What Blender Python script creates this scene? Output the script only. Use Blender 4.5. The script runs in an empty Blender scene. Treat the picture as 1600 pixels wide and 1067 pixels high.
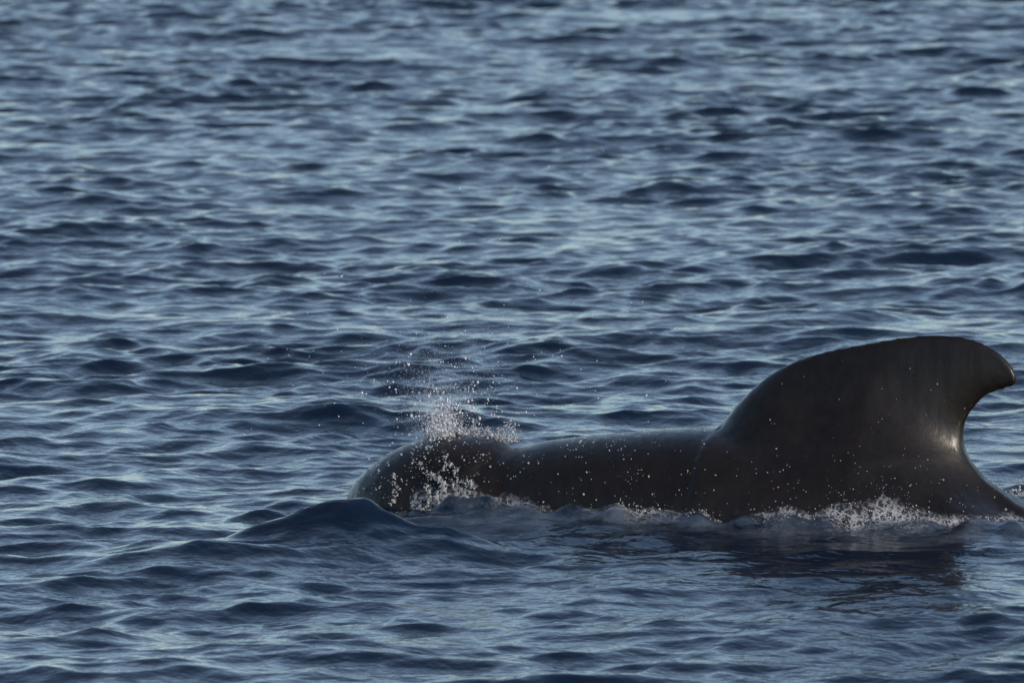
import bpy, bmesh, math, random
import numpy as np
from mathutils import Vector

# ------------------------------------------------------------------ camera, sky, sun, exposure
scene = bpy.context.scene
LENS, SENSOR = 300.0, 36.0
CAM_H = 3.37
PITCH = math.radians(5.33)
W_PX, H_PX = 1600.0, 1067.0
F_PX = W_PX * LENS / SENSOR
SUN_AZ = math.radians(128)       # clockwise from +Y (the viewing direction)
SUN_EL = math.radians(20)

cam_data = bpy.data.cameras.new('camera')
cam = bpy.data.objects.new('camera', cam_data)
scene.collection.objects.link(cam)
scene.camera = cam
cam.location = (0, 0, CAM_H)
cam.rotation_euler = (math.pi / 2 - PITCH, 0, 0)
cam_data.lens = LENS
cam_data.sensor_width = SENSOR
cam_data.clip_start = 0.5
cam_data.clip_end = 20000
cam_data.dof.use_dof = True
cam_data.dof.focus_distance = 29.4
cam_data.dof.aperture_fstop = 8.0

world = bpy.data.worlds.new('World')
scene.world = world
world.use_nodes = True
wn, wl = world.node_tree.nodes, world.node_tree.links
sky = wn.new('ShaderNodeTexSky')
sky.sky_type = 'NISHITA'
sky.sun_disc = False
sky.sun_elevation = SUN_EL
sky.sun_rotation = SUN_AZ
sky.air_density = 1.0
sky.dust_density = 0.15
sky.ozone_density = 3.0
veil = wn.new('ShaderNodeHueSaturation')          # thin high cloud greys the blue
veil.inputs['Saturation'].default_value = 0.80
tint = wn.new('ShaderNodeMixRGB'); tint.blend_type = 'MULTIPLY'; tint.inputs[0].default_value = 1
tint.inputs[2].default_value = (0.945, 0.985, 1.0, 1)
wl.new(sky.outputs[0], veil.inputs['Color']); wl.new(veil.outputs[0], tint.inputs[1])
wl.new(tint.outputs[0], wn['Background'].inputs[0])
wn['Background'].inputs[1].default_value = 0.13

sun_data = bpy.data.lights.new('sun', 'SUN')
sun_data.energy = 2.8
sun_data.angle = math.radians(0.6)
sun_data.color = (1.0, 0.86, 0.72)
sun = bpy.data.objects.new('sun', sun_data)
scene.collection.objects.link(sun)
to_sun = Vector((math.sin(SUN_AZ) * math.cos(SUN_EL), math.cos(SUN_AZ) * math.cos(SUN_EL), math.sin(SUN_EL)))
sun.rotation_euler = (-to_sun).to_track_quat('-Z', 'Y').to_euler()

scene.view_settings.view_transform = 'Standard'
scene.view_settings.look = 'None'
scene.view_settings.exposure = 0.47
scene.view_settings.gamma = 1.0
scene.view_settings.use_curve_mapping = False
scene.cycles.max_bounces = 10
scene.cycles.transmission_bounces = 8
scene.cycles.caustics_reflective = False
scene.cycles.caustics_refractive = False

rng = np.random.default_rng(11)
COL = scene.collection

# ------------------------------------------------------------------ helpers
def fast_mesh(name, verts, faces, smooth=True):
    """mesh from numpy arrays; faces is (n, 3) or (n, 4)"""
    me = bpy.data.meshes.new(name)
    verts = np.ascontiguousarray(verts, dtype=np.float32)
    faces = np.ascontiguousarray(faces, dtype=np.int32)
    n, k = faces.shape
    me.vertices.add(len(verts)); me.vertices.foreach_set('co', verts.ravel())
    me.loops.add(n * k); me.loops.foreach_set('vertex_index', faces.ravel())
    me.polygons.add(n)
    me.polygons.foreach_set('loop_start', np.arange(0, n * k, k, dtype=np.int32))
    me.update(calc_edges=True)
    me.polygons.foreach_set('use_smooth', np.full(n, smooth, dtype=bool))
    me.validate()
    return me

def link(name, me, mat, label=None, cat=None, kind=None, group=None):
    o = bpy.data.objects.new(name, me)
    COL.objects.link(o)
    me.materials.append(mat)
    if label: o['label'] = label
    if cat: o['category'] = cat
    if kind: o['kind'] = kind
    if group: o['group'] = group
    return o

def surface_nets(f, origin, step):
    """iso surface (f = 0, inside negative) of a 3D array -> verts, quads"""
    nx, ny, nz = f.shape
    ins = f < 0
    cnt = np.zeros((nx - 1, ny - 1, nz - 1), np.int8)
    for a in (0, 1):
        for b in (0, 1):
            for c in (0, 1):
                cnt += ins[a:nx - 1 + a, b:ny - 1 + b, c:nz - 1 + c]
    act = (cnt > 0) & (cnt < 8)
    ci = np.argwhere(act)
    idx = np.full(act.shape, -1, np.int64)
    idx[act] = np.arange(len(ci))
    corners = [(a, b, c) for a in (0, 1) for b in (0, 1) for c in (0, 1)]
    vals = {c: f[ci[:, 0] + c[0], ci[:, 1] + c[1], ci[:, 2] + c[2]] for c in corners}
    acc = np.zeros((len(ci), 3)); num = np.zeros(len(ci))
    for a in corners:
        for ax in range(3):
            if a[ax] == 0:
                b = list(a); b[ax] = 1; b = tuple(b)
                fa, fb = vals[a], vals[b]
                m = (fa < 0) != (fb < 0)
                t = np.where(m, fa / np.where(m, fa - fb, 1), 0)
                p = np.tile(np.array(a, float), (len(ci), 1)); p[:, ax] += t
                acc += p * m[:, None]; num += m
    verts = (ci + acc / num[:, None]) * step + np.array(origin)
    quads = []
    for ax in range(3):
        sl0 = [slice(None)] * 3; sl1 = [slice(None)] * 3
        sl0[ax] = slice(0, -1); sl1[ax] = slice(1, None)
        a0, a1 = ins[tuple(sl0)], ins[tuple(sl1)]
        e = np.argwhere(a0 != a1)
        u, v = (ax + 1) % 3, (ax + 2) % 3
        ok = (e[:, u] > 0) & (e[:, v] > 0) & (e[:, u] < f.shape[u] - 1) & (e[:, v] < f.shape[v] - 1)
        e = e[ok]
        flip = a0[e[:, 0], e[:, 1], e[:, 2]]
        def cell(du, dv):
            q = e.copy(); q[:, u] += du; q[:, v] += dv
            return idx[q[:, 0], q[:, 1], q[:, 2]]
        q = np.stack([cell(-1, -1), cell(0, -1), cell(0, 0), cell(-1, 0)], 1)
        q[~flip] = q[~flip][:, ::-1]
        quads.append(q)
    return verts, np.concatenate(quads)

def smin(a, b, k):
    h = np.clip(0.5 + 0.5 * (b - a) / k, 0, 1)
    return b * (1 - h) + a * h - k * h * (1 - h)

def sstep(a, b, x):
    t = np.clip((x - a) / (b - a), 0, 1)
    return t * t * (3 - 2 * t)

def ico(sub):
    bm = bmesh.new()
    bmesh.ops.create_icosphere(bm, subdivisions=sub, radius=1.0)
    v = np.array([x.co[:] for x in bm.verts]); f = np.array([[y.index for y in x.verts] for x in bm.faces])
    bm.free()
    return v, f

def droplets(centers, radii, sub=1, stretch=None):
    """one mesh of many little drops, each turned and squashed at random"""
    tv, tf = ico(sub)
    n = len(centers)
    sc = 1 + rng.uniform(-.28, .28, (n, 1, 3))
    v = tv[None] * sc
    # random rotation
    q = rng.normal(size=(n, 4)); q /= np.linalg.norm(q, axis=1)[:, None]
    w, x, y, z = q.T
    R = np.stack([1 - 2 * (y * y + z * z), 2 * (x * y - z * w), 2 * (x * z + y * w),
                  2 * (x * y + z * w), 1 - 2 * (x * x + z * z), 2 * (y * z - x * w),
                  2 * (x * z - y * w), 2 * (y * z + x * w), 1 - 2 * (x * x + y * y)], 1).reshape(n, 3, 3)
    v = np.einsum('nij,nkj->nki', R, v)
    if stretch is not None:
        d = stretch / (np.linalg.norm(stretch, axis=1)[:, None] + 1e-9)
        amt = np.linalg.norm(stretch, axis=1)[:, None, None]
        v = v + d[:, None, :] * np.einsum('nki,ni->nk', v, d)[:, :, None] * amt
    v = v * np.asarray(radii)[:, None, None] + np.asarray(centers)[:, None, :]
    f = tf[None] + (np.arange(n) * len(tv))[:, None, None]
    return v.reshape(-1, 3), f.reshape(-1, 3)

# ------------------------------------------------------------------ materials
def new_mat(name):
    m = bpy.data.materials.new(name); m.use_nodes = True
    nt = m.node_tree
    return m, nt.nodes, nt.links, nt.nodes['Principled BSDF']

def noise(n, l, vec, scale, detail=4, rough=.55):
    t = n.new('ShaderNodeTexNoise'); t.inputs['Scale'].default_value = scale
    t.inputs['Detail'].default_value = detail; t.inputs['Roughness'].default_value = rough
    if vec is not None: l.new(vec, t.inputs['Vector'])
    return t

def ramp(n, l, fac, stops):
    r = n.new('ShaderNodeValToRGB')
    while len(r.color_ramp.elements) < len(stops): r.color_ramp.elements.new(.5)
    for e, (p, c) in zip(r.color_ramp.elements, stops):
        e.position = p; e.color = (*c, 1) if len(c) == 3 else c
    l.new(fac, r.inputs['Fac'])
    return r

def mat_sea():
    m, n, l, p = new_mat('sea_water')
    p.inputs['Base Color'].default_value = (0.0022, 0.0078, 0.0195, 1)
    p.inputs['Roughness'].default_value = 0.13
    p.inputs['IOR'].default_value = 1.333
    tc = n.new('ShaderNodeTexCoord')
    mp = n.new('ShaderNodeMapping'); mp.inputs['Scale'].default_value = (1, 1.1, 1)
    mp.inputs['Rotation'].default_value = (0, 0, math.radians(14))
    l.new(tc.outputs['Object'], mp.inputs['Vector'])
    n1 = noise(n, l, mp.outputs[0], 14, 2, .45)
    n2 = noise(n, l, mp.outputs[0], 30, 2, .5)
    b1 = n.new('ShaderNodeBump'); b1.inputs['Strength'].default_value = 1; b1.inputs['Distance'].default_value = .007
    l.new(n1.outputs['Fac'], b1.inputs['Height'])
    b2 = n.new('ShaderNodeBump'); b2.inputs['Strength'].default_value = 1; b2.inputs['Distance'].default_value = .002
    l.new(n2.outputs['Fac'], b2.inputs['Height']); l.new(b1.outputs[0], b2.inputs['Normal'])
    l.new(b2.outputs[0], p.inputs['Normal'])
    # air bubbles churned into the water beside the whale
    at = n.new('ShaderNodeAttribute'); at.attribute_name = 'aeration'
    n3 = noise(n, l, tc.outputs['Object'], 6, 6, .65)
    mu = n.new('ShaderNodeMath'); mu.operation = 'MULTIPLY'
    rr = ramp(n, l, n3.outputs['Fac'], [(.36, (0, 0, 0)), (.68, (1, 1, 1))])
    l.new(at.outputs['Fac'], mu.inputs[0]); l.new(rr.outputs[0], mu.inputs[1])
    mx = n.new('ShaderNodeMixRGB'); mx.inputs[1].default_value = (0.0022, 0.0078, 0.0195, 1)
    mx.inputs[2].default_value = (0.16, 0.19, 0.22, 1)
    l.new(mu.outputs[0], mx.inputs[0]); l.new(mx.outputs[0], p.inputs['Base Color'])
    return m

def mat_skin():
    m, n, l, p = new_mat('wet_whale_skin')
    tc = n.new('ShaderNodeTexCoord')
    n1 = noise(n, l, tc.outputs['Object'], 5, 6, .6)
    cr = ramp(n, l, n1.outputs['Fac'], [(.3, (0.0032, 0.0021, 0.0014)), (.7, (0.0110, 0.0066, 0.0041))])
    l.new(cr.outputs[0], p.inputs['Base Color'])
    n2 = noise(n, l, tc.outputs['Object'], 14, 5, .6)
    rr = ramp(n, l, n2.outputs['Fac'], [(.3, (.40,) * 3), (.75, (.52,) * 3)])
    l.new(rr.outputs[0], p.inputs['Roughness'])
    p.inputs['IOR'].default_value = 1.40
    p.inputs['Specular IOR Level'].default_value = .32
    p.inputs['Coat Weight'].default_value = .8; p.inputs['Coat Roughness'].default_value = .27; p.inputs['Coat IOR'].default_value = 1.33
    n3 = noise(n, l, tc.outputs['Object'], 60, 4, .6)
    b = n.new('ShaderNodeBump'); b.inputs['Distance'].default_value = .0015; b.inputs['Strength'].default_value = .6
    l.new(n3.outputs['Fac'], b.inputs['Height'])
    n4 = noise(n, l, tc.outputs['Object'], 9, 3, .5)
    b2 = n.new('ShaderNodeBump'); b2.inputs['Distance'].default_value = .008; b2.inputs['Strength'].default_value = .5
    l.new(n4.outputs['Fac'], b2.inputs['Height']); l.new(b.outputs[0], b2.inputs['Normal'])
    mp = n.new('ShaderNodeMapping'); mp.inputs['Scale'].default_value = (34, 34, 3.5); l.new(tc.outputs['Object'], mp.inputs['Vector'])
    n5 = noise(n, l, mp.outputs[0], 1, 5, .6)
    b3 = n.new('ShaderNodeBump'); b3.inputs['Distance'].default_value = .002; b3.inputs['Strength'].default_value = .8
    l.new(n5.outputs['Fac'], b3.inputs['Height']); l.new(b2.outputs[0], b3.inputs['Normal'])
    cw = ramp(n, l, n5.outputs['Fac'], [(.35, (.15,) * 3), (.62, (.65,) * 3)])
    l.new(cw.outputs[0], p.inputs['Coat Weight'])
    l.new(b.outputs[0], p.inputs['Normal']); l.new(b3.outputs[0], p.inputs['Coat Normal'])
    return m

def mat_drop(name, white, alpha_white):
    """water broken into drops and bubbles: part clear, part white with air"""
    m, n, l, p = new_mat(name)
    p.inputs['Base Color'].default_value = (*white, 1)
    p.inputs['Roughness'].default_value = .18
    p.inputs['IOR'].default_value = 1.333
    p.inputs['Transmission Weight'].default_value = 1 - alpha_white
    return m

M_SEA, M_SKIN = mat_sea(), mat_skin()
M_DROP = mat_drop('water_drop', (.80, .80, .81), .38)
M_FOAM = mat_drop('white_foam', (.52, .52, .54), .66)
M_SPRAY = mat_drop('blown_spray', (.70, .73, .78), .78)
M_SHEET = mat_drop('thrown_water', (.78, .79, .80), .30)

# ------------------------------------------------------------------ the whale's place: a vertical plane through its spine
YAW = math.radians(14)
ROW0_X, ROW0_Y = 1080.0, 797.0
def ray(px, py):
    d = np.array([(px - W_PX / 2) / F_PX, 1.0, -(py - H_PX / 2) / F_PX])
    c, s = math.cos(PITCH), math.sin(PITCH)
    return np.array([d[0], c * d[1] + s * d[2], -s * d[1] + c * d[2]])
_r = ray(ROW0_X, ROW0_Y)
ANCHOR = np.array([0, 0, CAM_H]) + _r * (-CAM_H / _r[2])       # on still water
S_DIR = np.array([math.cos(YAW), -math.sin(YAW), 0.0])          # towards the tail
N_DIR = np.array([-math.sin(YAW), -math.cos(YAW), 0.0])         # towards the watcher
def to_sz(px, py):
    r = ray(px, py); o = np.array([0, 0, CAM_H])
    t = np.dot(ANCHOR - o, N_DIR) / np.dot(r, N_DIR)
    q = o + r * t - ANCHOR
    return np.dot(q, S_DIR), q[2]
def to_world(s, n, z):
    s, n, z = np.broadcast_arrays(s, n, z)
    return ANCHOR + s[..., None] * S_DIR + n[..., None] * N_DIR + z[..., None] * np.array([0, 0, 1.0])
S0 = to_sz(540, 790)[0]

# ------------------------------------------------------------------ the sea: one sheet out to the horizon
def wave_tile(N=2048, L=61.44, lp=1.4, seed=4):
    r = np.random.default_rng(seed)
    k1 = np.fft.fftfreq(N, L / N) * 2 * np.pi
    kx, ky = np.meshgrid(k1, k1, indexing='ij')
    k = np.hypot(kx, ky); k[0, 0] = 1
    kp = 2 * np.pi / lp
    th = np.arctan2(ky, kx)
    wind = math.radians(-90 + 16)
    spread = 0.45 + np.abs(np.cos(th - wind)) ** 2
    cut = np.exp(-(k * 0.017) ** 2)
    P = k ** -3.4 * np.exp(-1.1 * (kp / k) ** 2) * spread ** 2 * cut
    P = P + .22 * k ** -4.0 * np.exp(-1.1 * (2 * np.pi / 5.0 / k) ** 2) * spread ** 2 * np.exp(-(k / 2.6) ** 2)
    P[0, 0] = 0
    H = (r.normal(size=k.shape) + 1j * r.normal(size=k.shape)) * np.sqrt(P)
    h = np.fft.ifft2(H).real
    dx = np.fft.ifft2(-1j * kx / k * H).real
    dy = np.fft.ifft2(-1j * ky / k * H).real
    # gusts: short waves come in stronger and weaker patches
    G = (r.normal(size=k.shape) + 1j * r.normal(size=k.shape)) * k ** -1.2 * np.exp(-(2 * np.pi / 7 / k) ** 2) * np.exp(-(k / 3.0) ** 2)
    G[0, 0] = 0
    g = np.fft.ifft2(G).real; g = np.clip(1 + .15 * g / g.std(), .5, 1.5)
    h, dx, dy = h * g, dx * g, dy * g
    sl = math.sqrt((np.gradient(h, L / N, axis=0) ** 2 + np.gradient(h, L / N, axis=1) ** 2).mean())
    g = SLOPE / sl
    return (h * g).astype(np.float32), (dx * g).astype(np.float32), (dy * g).astype(np.float32), N / L, N
SLOPE = 0.172
TH, TX, TY, TS, TN = wave_tile()

def cubic(tile, x, y):
    u, v = x * TS, y * TS
    iu, iv = np.floor(u).astype(np.int64), np.floor(v).astype(np.int64)
    fu, fv = (u - iu).astype(np.float32), (v - iv).astype(np.float32)
    def wts(t):
        return [((-t + 2) * t - 1) * t / 2, ((3 * t - 5) * t * t + 2) / 2, ((-3 * t + 4) * t + 1) * t / 2, (t - 1) * t * t / 2]
    wu, wv = wts(fu), wts(fv)
    out = 0
    for a in range(4):
        row = (iu + a - 1) % TN
        out = out + wu[a] * sum(wv[b] * tile[row, (iv + b - 1) % TN] for b in range(4))
    return out

def ground_at(px, py):
    r = ray(px, py)
    p = np.array([0, 0, CAM_H]) + r * (-CAM_H / r[2])
    return p[0], p[1]

def swell(x, y):
    """the larger water forms round the whale"""
    h = 0
    # wave pushed up in front of the head
    for (px, py, amp, ls, ln, ang) in [
            (560, 850, .128, .36, .20, 16), (330, 885, .065, .50, .20, 22), (690, 850, .035, .30, .22, -16),
            (1480, 985, .05, .8, .25, 10), (160, 800, .03, .5, .3, 5)]:
        cx, cy = ground_at(px, py)
        a = math.radians(ang); c, s = math.cos(a), math.sin(a)
        u = (x - cx) * c + (y - cy) * s; v = -(x - cx) * s + (y - cy) * c
        h = h + amp * np.exp(-np.abs(u / ls) ** 1.5) * np.exp(-np.where(v > 0, np.abs(v / (.8 * ln)) ** 1.3, np.abs(v / (1.1 * ln)) ** 1.25))
    return h

def whale_sn(x, y):
    dx, dy = x - ANCHOR[0], y - ANCHOR[1]
    return dx * S_DIR[0] + dy * S_DIR[1], dx * N_DIR[0] + dy * N_DIR[1]

def calm(x, y):
    s, n = whale_sn(x, y)
    # water dragged along the flank lies smoother
    return (1 - .22 * np.exp(-((n - .55) / .55) ** 2) * sstep(S0 - .2, S0 + .5, s)) * (1 - .58 * np.exp(-((n - 1.2) / 1.0) ** 2 - ((s - S0 - 2.0) / .8) ** 2))

def climb(x, y):
    """water riding up the flank behind the head"""
    s, n = whale_sn(x, y)
    lap = .5 + .5 * np.sin(s * 17 + 1.2 * np.sin(s * 7.3)) + .35 * np.sin(s * 41 + 2)
    return .034 * lap * np.exp(-((n - .42) / .07) ** 2) * sstep(S0 + .2, S0 + .5, s) + .022 * np.exp(-((s - (S0 + .62)) / .20) ** 2 - ((n - .40) / .14) ** 2) \
        + .03 * np.exp(-((s - (S0 + 2.15)) / .35) ** 2 - ((n - .36) / .2) ** 2)

def sea_height(x, y):
    x, y = np.asarray(x, np.float32), np.asarray(y, np.float32)
    return cubic(TH, x, y) * calm(x, y) * (1 + 5.5 * swell(x, y)) + swell(x, y) + climb(x, y)

def axis(segs):
    """segs: list of (start, end, step0, step1) joined into one ascending list"""
    out = [segs[0][0]]
    for a, b, s0, s1 in segs:
        p = a
        while p < b - 1e-6:
            st = s0 + (s1 - s0) * (p - a) / (b - a)
            p = min(b, p + st)
            out.append(p)
    return np.array(out)
def stretch_out(start, end, s, g):
    p, out = start, []
    while p < end:
        p += s; s *= g; out.append(p)
    return np.array(out)
xin = axis([(0, 2.6, .026, .026), (2.6, 8, .026, .075)])
xpos = np.concatenate([xin, stretch_out(8, 6000, .09, 1.16)])
XS = np.concatenate([-xpos[:0:-1], xpos])
yin = axis([(22, 24.5, .04, .024), (24.5, 33, .024, .024), (33, 72, .024, .055)])
YS = np.concatenate([22 - stretch_out(0, 400, .05, 1.16)[::-1], yin, stretch_out(72, 9000, .07, 1.13)])
GX, GY = np.meshgrid(XS.astype(np.float32), YS.astype(np.float32), indexing='ij')
sx = np.gradient(XS)[:, None]; sy = np.gradient(YS)[None, :]
fade = 1 - sstep(.12, 1.2, np.maximum(sx, sy))
hh = (cubic(TH, GX, GY) * calm(GX, GY) * (1 + 5.5 * swell(GX, GY)) * fade).astype(np.float32) + swell(GX, GY) + climb(GX, GY)
CHOP = -1.15
vx = GX + CHOP * cubic(TX, GX, GY) * fade
vy = GY + CHOP * cubic(TY, GX, GY) * fade
V = np.stack([vx, vy, hh], -1).reshape(-1, 3)
nx_, ny_ = len(XS), len(YS)
I = np.arange(nx_ * ny_).reshape(nx_, ny_)
Q = np.stack([I[:-1, :-1], I[1:, :-1], I[1:, 1:], I[:-1, 1:]], -1).reshape(-1, 4)
sea_me = fast_mesh('sea', V, Q)
s_, n_ = whale_sn(GX, GY)
aer = np.exp(-((n_ - .52) / .22) ** 2) * sstep(S0 + .2, S0 + .7, s_) * .45 + \
    np.exp(-((n_ + .45) / .3) ** 2) * sstep(S0 + 2.3, S0 + 2.8, s_) * .9
at = sea_me.attributes.new('aeration', 'FLOAT', 'POINT')
at.data.foreach_set('value', aer.astype(np.float32).ravel())
sea = link('sea', sea_me, M_SEA, 'dark blue choppy open sea with grey sky sheen', 'sea', 'structure')

# ------------------------------------------------------------------ the whale
def build_whale():
    st = .0105
    s = np.arange(S0 - .06, S0 + 5.5, st); n = np.arange(-.66, .66, st); z = np.arange(-1.3, .70, st)
    # profile of the back, read along the body
    top_px = [(540, 790), (542, 776), (547, 763), (560, 745), (580, 726), (605, 708), (640, 691), (680, 683), (720, 680),
              (760, 683), (790, 691), (808, 700), (826, 696), (850, 689), (900, 683), (960, 677), (1030, 671),
              (1090, 667), (1135, 668), (1200, 676), (1300, 696), (1400, 722), (1500, 756), (1560, 782), (1600, 802), (1660, 828)]
    ts = np.array([to_sz(*p) for p in top_px])
    end_s, end_z = ts[-1]
    tail = [(end_s + .35, end_z - .14), (end_s + .9, end_z - .38), (end_s + 1.6, end_z - .68), (end_s + 2.2, end_z - .86), (end_s + 2.75, end_z - .95)]
    ts = np.vstack([ts, tail])
    top = np.interp(s, ts[:, 0], ts[:, 1])
    t = s - S0
    # belly, half width
    bot = np.interp(t, [0, .02, .08, .2, .4, .8, 1.3, 2.0, 2.6, 3.3, 4.0, 4.7, 5.4],
                    [ts[0, 1], -.06, -.16, -.27, -.40, -.55, -.70, -.74, -.72, -.80, -.98, -1.14, -1.20])
    wid = np.interp(t, [0, .008, .03, .08, .17, .3, .45, .58, .66, .85, 1.2, 1.7, 2.2, 2.8, 3.5, 4.2, 4.8, 5.2, 5.4],
                    [.004, .075, .14, .205, .26, .295, .305, .30, .30, .335, .385, .43, .47, .47, .33, .16, .08, .05, .03])
    def sm(a, w):
        k = np.hanning(2 * w + 1); k /= k.sum()
        return np.convolve(np.pad(a, w, mode='edge'), k, 'valid')
    edge = sstep(.06, .22, t)
    top = top * (1 - edge) + sm(top, 5) * edge
    bot = bot * (1 - edge) + sm(bot, 12) * edge
    wid = wid * (1 - edge) + sm(wid, 8) * edge
    zc = top - (top - bot) * (.52 - .10 * sstep(.5, .9, t))
    hu, hd = np.maximum(top - zc, .004), np.maximum(zc - bot, .004)
    wid = np.where(t < 0, .002, wid)
    Z = z[None, None, :]; Nn = n[None, :, None]
    # the head is turned a little away, so its spine leaves the plane
    bend = (.05 * sstep(.75, 0, t))[:, None, None]
    dz = Z - zc[:, None, None]
    h = np.where(dz > 0, hu[:, None, None], hd[:, None, None])
    # slightly peaked back
    r = ((np.abs(Nn + bend) / wid[:, None, None]) ** 2.3 + (np.abs(dz) / h) ** 2.3) ** (1 / 2.3)
    f = ((r - 1) * np.minimum(wid, np.minimum(hu, hd))[:, None, None]).astype(np.float32)
    f = np.where((t < 0)[:, None, None], np.maximum(f, np.maximum(-t, .003)[:, None, None]), f)
    # neck groove behind the blowhole, running down and forward on the flank
    gs = .60 - .10 * sstep(.25, .05, z)
    groove = np.exp(-((t[:, None] - gs[None, :]) / .035) ** 2) * sstep(.02, .16, z)[None, :]
    f += (.011 * groove)[:, None, :]
    # dorsal fin: outline read from its side view
    fin_px = [(1108, 800), (1112, 740), (1120, 692), (1132, 659), (1150, 634), (1176, 607), (1210, 581), (1250, 561), (1300, 546.5),
              (1350, 537), (1400, 528.5), (1450, 523), (1490, 524.5), (1520, 530), (1545, 541), (1565, 554), (1580, 570), (1588, 585),
              (1589, 595), (1581, 604), (1572, 605), (1567, 610), (1560, 607), (1553, 613), (1541, 617), (1526, 631), (1512, 650), (1505, 672), (1506, 700),
              (1516, 726), (1536, 752), (1562, 772), (1595, 792), (1640, 815), (1620, 850), (1300, 850)]
    P = np.array([to_sz(*p) for p in fin_px])
    Pd, own = [], []
    for i in range(len(P)):                                   # smooth the traced outline
        p0, p1, p2, p3 = P[i - 1], P[i], P[(i + 1) % len(P)], P[(i + 2) % len(P)]
        sub = 5 if i < 33 else 1
        for a in np.arange(sub) / sub:
            Pd.append(.5 * (2 * p1 + (p2 - p0) * a + (2 * p0 - 5 * p1 + 4 * p2 - p3) * a * a + (3 * p1 - p0 - 3 * p2 + p3) * a ** 3) if sub > 1 else p1)
            own.append(i)
    P = np.array(Pd)
    # trailing edge part is thin, leading edge round
    SS, ZZ = np.meshgrid(s, z, indexing='ij')
    d = np.full(SS.shape, 9.0); inside = np.zeros(SS.shape, bool)
    dlead = np.full(SS.shape, 9.0); dtrail = np.full(SS.shape, 9.0)
    for i in range(len(P)):
        a, b = P[i], P[(i + 1) % len(P)]
        e = b - a
        tt = np.clip(((SS - a[0]) * e[0] + (ZZ - a[1]) * e[1]) / (e @ e), 0, 1)
        di = np.hypot(SS - a[0] - tt * e[0], ZZ - a[1] - tt * e[1])
        d = np.minimum(d, di)
        if own[i] < 17: dlead = np.minimum(dlead, di)
        elif own[i] < 31: dtrail = np.minimum(dtrail, di)
        c = (a[1] > ZZ) != (b[1] > ZZ)
        inside ^= c & (SS < a[0] + (ZZ - a[1]) / (e[1] if abs(e[1]) > 1e-9 else 1e-9) * e[0])
    sd = np.where(inside, -d, d)
    zr = np.clip((z - .22) / .40, 0, 1)[None, :]
    tmax = .16 * (1 - zr) ** 1.5 + .036                     # half thickness, thick root
    lead = np.clip(dlead / (.13 + .05 * (1 - zr)), 0, 1); trail = np.clip(dtrail / .34, 0, 1)
    prof = np.sqrt(1 - (1 - lead) ** 2) * (.16 + .84 * trail ** .8)
    rr = .0125
    T = np.maximum(tmax * prof, rr)
    fin = (np.sqrt(np.maximum(sd + rr, 0)[:, None, :] ** 2 + np.maximum(np.abs(Nn) - (T - rr)[:, None, :], 0) ** 2) - rr).astype(np.float32)
    fin = np.where(fin <= -rr + 1e-6, np.maximum(np.abs(Nn) - T[:, None, :], sd[:, None, :]).astype(np.float32), fin)
    kk = (.045 + .22 * sstep(.10, .60, s - to_sz(1120, 700)[0]) * (1 - .75 * sstep(to_sz(1430, 700)[0], to_sz(1570, 700)[0], s)))[:, None, None].astype(np.float32)
    f = smin(f, fin, kk)
    # fold of skin where the fin's root meets the back
    cz = np.array([to_sz(*p) for p in [(1108, 810), (1109, 760), (1112, 715), (1118, 680), (1128, 655), (1144, 630)]])
    cs = np.interp(z, cz[:, 1], cz[:, 0])
    stepf = sstep(-.004, .008, s[:, None] - cs[None, :])            # 1 behind the fold
    reach = np.exp(-np.maximum(cs[None, :] - s[:, None], 0) / .22) * sstep(.46, .38, z)[None, :] * sstep(-.3, 0, z)[None, :]
    f += (.0075 * (1 - stepf) * reach)[:, None, :]
    # flippers under water
    for sg in (-1, 1):
        u = t[:, None, None] - .95; vn = sg * Nn - .25
        ax = u - vn * .9
        fl = np.sqrt((ax / .16) ** 2 + ((Z + .50 + vn * .35) / .035) ** 2 + ((vn - .15) / .24) ** 2) - 1
        f = smin(f, (fl * .035).astype(np.float32), .05)
    # flukes
    u = t[:, None, None] - 5.12; an = np.abs(Nn)
    fk = np.sqrt(((u - an * .35) / (.20 - .12 * np.clip(an / .60, 0, 1))) ** 2 + ((Z + 1.16) / .035) ** 2 + (an / .60) ** 4) - 1
    f = smin(f, (fk * .035).astype(np.float32), .06)
    v, q = surface_nets(f, (s[0], n[0], z[0]), st)
    # relax along the surface a little
    e = np.concatenate([q[:, [0, 1]], q[:, [1, 2]], q[:, [2, 3]], q[:, [3, 0]]])
    for lam in (.5, .5, -.45, .5, -.45):
        acc = np.zeros_like(v); c = np.bincount(e[:, 0], minlength=len(v)) + np.bincount(e[:, 1], minlength=len(v))
        for k in range(3):
            acc[:, k] = np.bincount(e[:, 0], weights=v[e[:, 1], k], minlength=len(v)) + np.bincount(e[:, 1], weights=v[e[:, 0], k], minlength=len(v))
        v = v + lam * (acc / np.maximum(c, 1)[:, None] - v)
    return v, q

wv, wq = build_whale()
w_world = to_world(wv[:, 0], wv[:, 1], wv[:, 2])
base = np.array([ANCHOR[0], ANCHOR[1], 0])
whale_me = fast_mesh('pilot_whale', w_world - base, wq[:, ::-1])
whale = link('pilot_whale', whale_me, M_SKIN, 'black pilot whale surfacing with tall hooked dorsal fin and wet rounded head', 'whale')
whale.location = base
nrm = np.empty(len(wv) * 3, np.float32); whale_me.vertices.foreach_get('normal', nrm); nrm = nrm.reshape(-1, 3)
print('whale normal check', float((nrm[:, 2] * (w_world[:, 2] - w_world[:, 2].mean())).mean()))
sea_at_w = sea_height(w_world[:, 0], w_world[:, 1])
above = w_world[:, 2] - sea_at_w
ws, wn_ = wv[:, 0] - S0, wv[:, 1]

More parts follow.
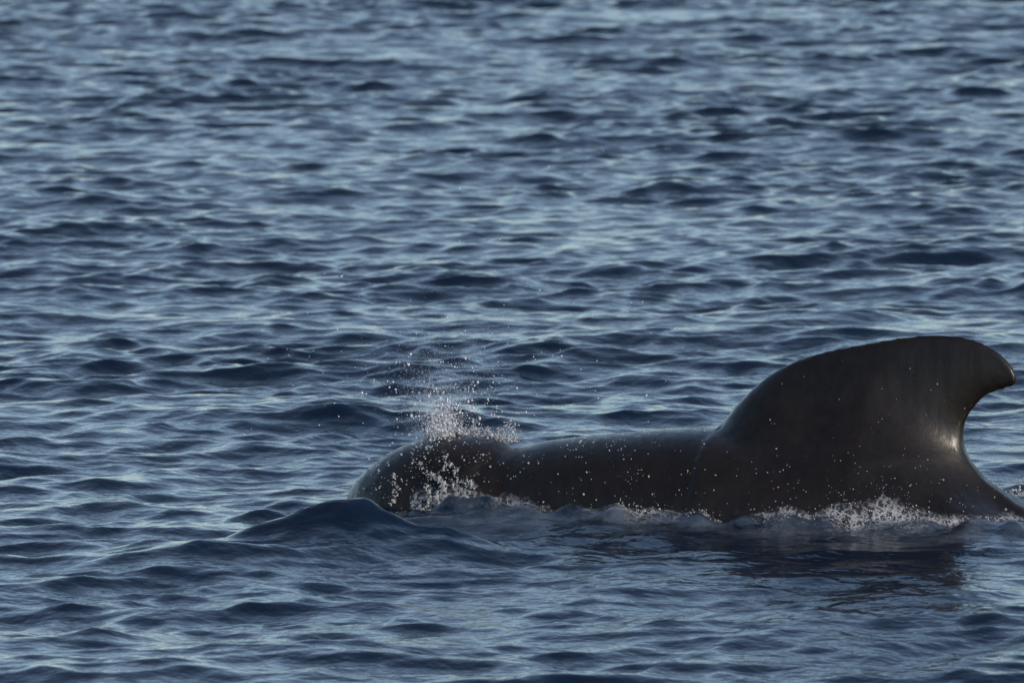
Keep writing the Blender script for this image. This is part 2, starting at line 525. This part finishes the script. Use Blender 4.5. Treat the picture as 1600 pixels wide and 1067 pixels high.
# ------------------------------------------------------------------ water on and round the whale
# beads of water on the skin
cand = np.where(above > .02)[0]
dens = .25 + 2.2 * np.exp(-((ws[cand] - .35) / .22) ** 2) + .9 * sstep(.7, 1.0, ws[cand]) * sstep(1.5, 1.1, ws[cand]) + .5 * sstep(.30, .1, above[cand])
dens *= np.clip(np.sin(ws[cand] * 19 + 3 * np.sin(w_world[cand, 2] * 23)) * np.sin(w_world[cand, 2] * 41 + ws[cand] * 13) + .45, .04, 2)
pick = rng.choice(cand, 1000, replace=False, p=dens / dens.sum())
rad = np.exp(rng.normal(math.log(.0017), .42, len(pick)))
v, f = droplets(w_world[pick] + nrm[pick] * (rad * .5)[:, None], rad, 1)
link('water_bead', fast_mesh('water_bead', v, f), M_DROP, 'scattered beads of water clinging to the dark whale skin', 'water drops', 'stuff')

# the blow: drops thrown up over the blowhole
bs, bz = to_sz(688, 682)
def blow():
    C, Rr, St = [], [], []
    n1 = 700                                       # dense jet
    hgt = rng.exponential(.032, n1); 
    C.append(np.stack([bs + rng.normal(0, .018 + .10 * hgt, n1) - .05 * hgt, rng.normal(-.02, .03, n1), bz + hgt], 1))
    Rr.append(np.exp(rng.normal(math.log(.0025), .55, n1)))
    n2 = 450                                       # loose halo
    hgt = rng.gamma(2.0, .062, n2)
    C.append(np.stack([bs + .02 + rng.normal(0, .035 + .55 * hgt, n2), rng.normal(0, .1, n2), bz - .02 + hgt], 1))
    Rr.append(np.exp(rng.normal(math.log(.0019), .45, n2)))
    n3 = 6000                                       # fine mist
    hgt = rng.gamma(1.6, .070, n3)
    C.append(np.stack([bs + rng.normal(0, .03 + .28 * hgt, n3), rng.normal(0, .08, n3), bz + hgt], 1))
    Rr.append(rng.uniform(.0005, .0010, n3))
    n4 = 120                                        # far stray drops
    C.append(np.stack([bs + rng.normal(.1, .4, n4), rng.normal(0, .3, n4), bz + rng.gamma(2.0, .12, n4)], 1))
    Rr.append(np.exp(rng.normal(math.log(.0016), .45, n4)))
    C, Rr = np.concatenate(C), np.concatenate(Rr)
    Rr = np.minimum(Rr, .0045)
    St = rng.normal(0, .35, C.shape) * np.array([.4, .4, 1.0])
    return to_world(C[:, 0], C[:, 1], C[:, 2]), Rr, St
c, r, st_ = blow()
v, f = droplets(c, r, 1, st_)
link('blow_spray', fast_mesh('blow_spray', v, f), M_SPRAY, 'pale spray of drops blown up above the whale head', 'spray', 'stuff')

def blob_mesh(centers, radii, step, k, pad=.03):
    """soft union of many balls into ragged water"""
    lo = centers.min(0) - pad; hi = centers.max(0) + pad
    dims = np.ceil((hi - lo) / step).astype(int) + 1
    f = np.full(dims, .05, np.float32)
    for c, r in zip(centers, radii):
        w = r + .02
        a = np.maximum(((c - w - lo) / step).astype(int), 0); b = np.minimum(((c + w - lo) / step).astype(int) + 2, dims)
        g = np.meshgrid(*[lo[i] + np.arange(a[i], b[i]) * step for i in range(3)], indexing='ij')
        d = np.sqrt(sum((g[i] - c[i]) ** 2 for i in range(3))) - r
        sl = tuple(slice(a[i], b[i]) for i in range(3))
        f[sl] = smin(f[sl], d.astype(np.float32), k)
    return surface_nets(f, lo, step)

# ragged water torn over the near side of the head
near = np.where((wn_ > 0) & (above > -.02))[0]
def on_skin(s, z):
    d = (wv[near, 0] - s) ** 2 + (wv[near, 2] - z) ** 2
    return near[d.argmin()]
C, Rr = [], []
paths = [[(668, 712), (690, 728), (712, 738), (722, 752), (706, 768), (688, 790)], [(712, 700), (720, 716), (716, 738)],
         [(700, 735), (735, 748), (760, 742), (768, 752)], [(690, 770), (715, 775), (740, 770), (765, 775)],
         [(640, 735), (648, 755), (640, 775)], [(680, 795), (700, 786), (724, 782), (745, 795)], [(660, 700), (676, 696), (690, 700)], [(700, 735), (694, 750), (704, 764), (722, 770)], [(722, 716), (736, 726), (742, 745)],
         [(750, 745), (762, 762), (752, 780), (730, 790)], [(716, 738), (728, 760), (716, 786)]]
for pth in paths:
    pts = np.array(pth, float)
    lift = rng.uniform(.002, .022, len(pts)); fat = rng.uniform(.0008, .0028, len(pts))
    for i in range(len(pts) - 1):
        wob = rng.uniform(0, 6, 2)
        for tt in np.repeat(np.linspace(0, 1, 22), 2):
            if rng.random() < .08: continue
            q = pts[i] * (1 - tt) + pts[i + 1] * tt + np.array([math.sin(tt * 9 + wob[0]), math.sin(tt * 7 + wob[1])]) * 2.6 + rng.normal(0, 1.5, 2)
            j = on_skin(*to_sz(*q))
            C.append(w_world[j] + nrm[j] * (lift[i] * (1 - tt) + lift[i + 1] * tt) + rng.normal(0, .003, 3))
            Rr.append((fat[i] * (1 - tt) + fat[i + 1] * tt) * math.exp(rng.normal(0, .22)))
for _ in range(260):
    q = (rng.normal(690, 50), rng.uniform(686, 800)); j = on_skin(*to_sz(*q))
    C.append(w_world[j] + nrm[j] * abs(rng.normal(0, .03))); Rr.append(min(np.exp(rng.normal(math.log(.0019), .5)), .0045))
v, q = blob_mesh(np.array(C), np.array(Rr), .0015, .0045)
link('head_splash', fast_mesh('head_splash', v, q), M_SHEET, 'lacy torn water running down the side of the whale head', 'splash', 'stuff')

# crown of white water behind the blowhole
C, Rr = [], []
for px in np.arange(655, 802, .45):
    hmax = 14 + 20 * math.exp(-((px - 788) / 9) ** 2) + 12 * math.exp(-((px - 735) / 8) ** 2) + 44 * math.exp(-((px - 686) / 13) ** 2) + 6 * math.sin(px * .31) + 4 * math.sin(px * .83)
    for _ in range(8):
        up = rng.uniform(0, 1) ** 1.4 * max(hmax, 3)
        s, z = to_sz(px + rng.normal(0, 2), np.interp(px, [655, 720, 800], [690, 684, 694]) - up)
        C.append(to_world(np.array(s), np.array(rng.normal(-.06, .035)), np.array(z))); Rr.append(np.exp(rng.normal(math.log(.0015), .45)))
for _ in range(26):                                  # torn streaks of the blow itself
    s0, z0 = to_sz(rng.normal(686, 10), 686); tilt = rng.normal(.0, .38); hgt = rng.uniform(.05, .17); nn = rng.normal(-.03, .02); big = rng.uniform(.0022, .0052)
    for tt in np.linspace(0, 1, 30):
        if rng.random() < .10 + .45 * tt: continue
        up = hgt * tt
        C.append(to_world(np.array(s0 + tilt * up + rng.normal(0, .0035 + .008 * tt)), np.array(nn + rng.normal(0, .006)), np.array(z0 + up - .4 * tilt ** 2 * up)))
        Rr.append(big * (1 - .75 * tt) * math.exp(rng.normal(0, .35)))
v, q = blob_mesh(np.array(C), np.maximum(np.array(Rr), .0009), .0016, .0045)
link('crown_splash', fast_mesh('crown_splash', v, q), M_FOAM, 'low white crown of splashing water behind the blowhole', 'splash', 'stuff')

# foam where the flank cuts the surface: clumps of fine bubbles, thicker here and there
def foam_cluster(centers_s, per, spread_s, rise, side=1, out=.03):
    C = []
    pool = np.where((np.abs(above) < .015) & (wn_ * side > 0))[0]
    for cs, amt, hi in centers_s:
        k = int(per * amt)
        ss = cs + rng.normal(0, spread_s * (.6 + .5 * amt), k)
        order = np.argsort(ws[pool]); j = pool[order[np.clip(np.searchsorted(ws[pool][order], ss), 0, len(pool) - 1)]]
        p = w_world[j] + S_DIR[None] * rng.normal(0, .006, k)[:, None]
        up = np.abs(rng.normal(0, 1, k)) * rise * hi
        # lacy: keep only where a soft pattern is high
        pat = np.sin(ss * 70 + cs * 9) * np.sin(up * 190 + ss * 45) + np.sin(ss * 171 + up * 120 + 2)
        keep = pat > rng.normal(-.1, .5, k)
        p = p + np.stack([np.zeros(k), np.zeros(k), up - .012], 1) + N_DIR[None] * side * (np.abs(rng.normal(0, out, k)) - up * .45)[:, None]
        C.append(p[keep])
    return np.concatenate(C)
def px_s(px): return to_sz(px, 800)[0] - S0
near_line = [(px_s(px), a, h) for px, a, h in [(700, 1.0, .8), (735, 1.0, 1.0), (780, .8, .8), (840, .6, .6), (880, .4, .4), (935, .5, .4), (965, .4, .4), (1005, .5, .5), (1030, .9, .8), (1050, 1.2, 1.3),
             (1075, .7, .7), (1110, .7, .5), (1140, .8, .5), (1165, .4, .4), (1235, .8, 1.0), (1252, 1.0, 1.2), (1268, .5, .6), (1310, .6, .7), (1335, 1.1, .9), (1365, 1.6, 1.7),
             (1390, 1.9, 2.2), (1415, 1.6, 1.8), (1440, 1.6, 1.3), (1465, 1.2, 1.0), (1490, .7, .8), (1530, .6, .6), (1570, .6, .6)]]
cc = foam_cluster(near_line, 120, .022, .022)
v, q = blob_mesh(cc, np.clip(np.exp(rng.normal(math.log(.0016), .40, len(cc))), .0009, .0032), .0018, .004)
link('flank_foam', fast_mesh('flank_foam', v, q), M_FOAM, 'broken white foam along the waterline of the whale flank', 'foam', 'stuff')
cc = foam_cluster(near_line, 45, .035, .045, 1, .05)
v, f = droplets(cc, np.exp(rng.normal(math.log(.0011), .45, len(cc))), 1)
link('flank_spray', fast_mesh('flank_spray', v, f), M_DROP, 'small drops hopping beside the whale flank at the waterline', 'spray', 'stuff')
# thin lacy film of foam lying on the water beside the flank and washing up the skin
def mat_film():
    m, n, l, p = new_mat('foam_film')
    p.inputs['Base Color'].default_value = (.37, .38, .40, 1)
    p.inputs['Roughness'].default_value = .5
    tc = n.new('ShaderNodeTexCoord')
    warp = noise(n, l, tc.outputs['Object'], 7, 4, .6)
    add = n.new('ShaderNodeVectorMath'); add.operation = 'MULTIPLY_ADD'
    l.new(warp.outputs['Color'], add.inputs[0]); add.inputs[1].default_value = (.32, .32, .32); l.new(tc.outputs['Object'], add.inputs[2])
    big = noise(n, l, add.outputs[0], 10, 8, .68)
    cells = n.new('ShaderNodeTexVoronoi'); cells.feature = 'DISTANCE_TO_EDGE'; cells.inputs['Scale'].default_value = 24
    l.new(add.outputs[0], cells.inputs['Vector'])
    lace = ramp(n, l, cells.outputs['Distance'], [(.0, (1, 1, 1)), (.16, (.12, .12, .12))])
    at = n.new('ShaderNodeAttribute'); at.attribute_name = 'thick'
    sub = n.new('ShaderNodeMath'); sub.operation = 'ADD'; l.new(big.outputs['Fac'], sub.inputs[0]); l.new(at.outputs['Fac'], sub.inputs[1])
    th = ramp(n, l, sub.outputs[0], [(.62, (0, 0, 0)), (1.12, (1, 1, 1))])
    mu = n.new('ShaderNodeMath'); mu.operation = 'MULTIPLY'; l.new(th.outputs[0], mu.inputs[0]); l.new(lace.outputs[0], mu.inputs[1])
    l.new(mu.outputs[0], p.inputs['Alpha'])
    return m
M_FILM = mat_film()
def film(side, s_a, s_b, thick_pts, name, label):
    pool = np.where((np.abs(above) < .012) & (wn_ * side > 0))[0]
    order = np.argsort(ws[pool]); ps = ws[pool][order]; pn = wn_[pool][order]
    S = np.arange(s_a, s_b, .012)
    nline = np.array([np.median(pn[max(0, i - 12):i + 12]) for i in np.clip(np.searchsorted(ps, S), 1, len(ps) - 1)])
    nline = np.convolve(np.pad(nline, 8, mode='edge'), np.ones(17) / 17, 'valid')
    O = np.linspace(-.02, .42, 40)
    SS, OO = np.meshgrid(S, O, indexing='ij')
    NNv = nline[:, None] + side * OO
    P = to_world(SS + S0, NNv, np.zeros_like(SS))
    P[..., 2] = film_sea(P[..., 0], P[..., 1]) + .006
    I = np.arange(SS.size).reshape(SS.shape)
    Q = np.stack([I[:-1, :-1], I[1:, :-1], I[1:, 1:], I[:-1, 1:]], -1).reshape(-1, 4)
    if side > 0: Q = Q[:, ::-1]
    me = fast_mesh(name, P.reshape(-1, 3), Q)
    tp = np.array(thick_pts)
    th = np.interp(SS, [px_s(a) for a in tp[:, 0]], tp[:, 1]) * np.exp(-(np.maximum(OO, 0) / .13)) - .75 * sstep(.2, .42, OO) - .6 * sstep(.06, 0, SS - s_a) - .6 * sstep(.06, 0, s_b - SS)
    a = me.attributes.new('thick', 'FLOAT', 'POINT'); a.data.foreach_set('value', th.astype(np.float32).ravel())
    link(name, me, M_FILM, label, 'foam', 'stuff')
# the sheet of the sea is shifted sideways by its choppiness, so read its height back from the mesh
from mathutils.bvhtree import BVHTree
i0, i1 = np.searchsorted(XS, [-3.2, 3.2]); j0, j1 = np.searchsorted(YS, [26, 33])
subI = np.arange((i1 - i0) * (j1 - j0)).reshape(i1 - i0, j1 - j0)
subV = V.reshape(nx_, ny_, 3)[i0:i1, j0:j1].reshape(-1, 3)
subQ = np.stack([subI[:-1, :-1], subI[1:, :-1], subI[1:, 1:], subI[:-1, 1:]], -1).reshape(-1, 4)
tree = BVHTree.FromPolygons(subV.tolist(), subQ.tolist())
def film_sea(x, y):
    out = np.zeros(x.size)
    for i, (a, b) in enumerate(zip(x.ravel(), y.ravel())):
        h = tree.ray_cast(Vector((a, b, 2)), Vector((0, 0, -1)))
        out[i] = h[0].z if h[0] else 0
    return out.reshape(x.shape)
film(1, px_s(690), px_s(1690), [(690, .6), (760, .55), (860, .45), (930, .30), (1040, .52), (1100, .32), (1180, .05), (1215, .1), (1250, .48), (1285, .15), (1330, .3), (1390, .55), (1450, .5), (1500, .25), (1600, .3), (1690, .3)], 'foam_film',
     'thin lacy foam washing off the near flank of the whale')

# the same foam smeared up the wet skin
sel = (above > -.02) & (above < .22) & (wn_ > 0) & (ws > .3) & (ws < 3.0)
fk = sel[wq].all(1)
used = np.unique(wq[fk]); remap = np.full(len(wv), -1); remap[used] = np.arange(len(used))
me = fast_mesh('skin_foam', w_world[used] + nrm[used] * .004, remap[wq[fk]][:, ::-1])
tp = np.array([(690, .75, .05), (740, .8, .075), (800, .6, .05), (860, .55, .05), (900, .35, .02), (1000, .4, .015), (1045, .6, .025), (1090, .4, .015), (1200, .25, .012), (1250, .6, .03),
               (1300, .4, .025), (1360, .65, .05), (1395, .68, .065), (1440, .66, .055), (1480, .5, .04), (1560, .45, .03), (1650, .45, .03)])
sx_ = np.array([px_s(a) for a in tp[:, 0]])
th = np.interp(ws[used], sx_, tp[:, 1]) - .42 * above[used] / np.interp(ws[used], sx_, tp[:, 2]) - .6 * sstep(.16, .21, above[used])
a = me.attributes.new('thick', 'FLOAT', 'POINT'); a.data.foreach_set('value', th.astype(np.float32))
link('skin_foam', me, M_FILM, 'smears of lacy foam climbing the lower flank of the whale', 'foam', 'stuff')

# churned white water left behind on the far side of the tail stock
k = 5200
fs = S0 + rng.normal(2.62, .22, k); fn = -.95 + rng.normal(0, .16, k) - .25 * (fs - S0 - 2.6)
pat = np.sin(fs * 31 + 2 * np.sin(fn * 17)) * np.sin(fn * 23 + fs * 11) + .7 * np.sin(fs * 67 + fn * 53)
keep = pat > rng.normal(0, .4, k); fs, fn = fs[keep], fn[keep]
P = to_world(fs, fn, np.zeros_like(fs)); P[:, 2] = film_sea(P[:, 0], P[:, 1]) + np.abs(rng.normal(0, .012, len(fs)))
v, q = blob_mesh(P, np.clip(np.exp(rng.normal(math.log(.0026), .4, len(P))), .001, .005), .0034, .006)
link('wake_foam', fast_mesh('wake_foam', v, q), M_FOAM, 'patch of white churned foam behind the tail stock at right edge', 'foam', 'stuff')
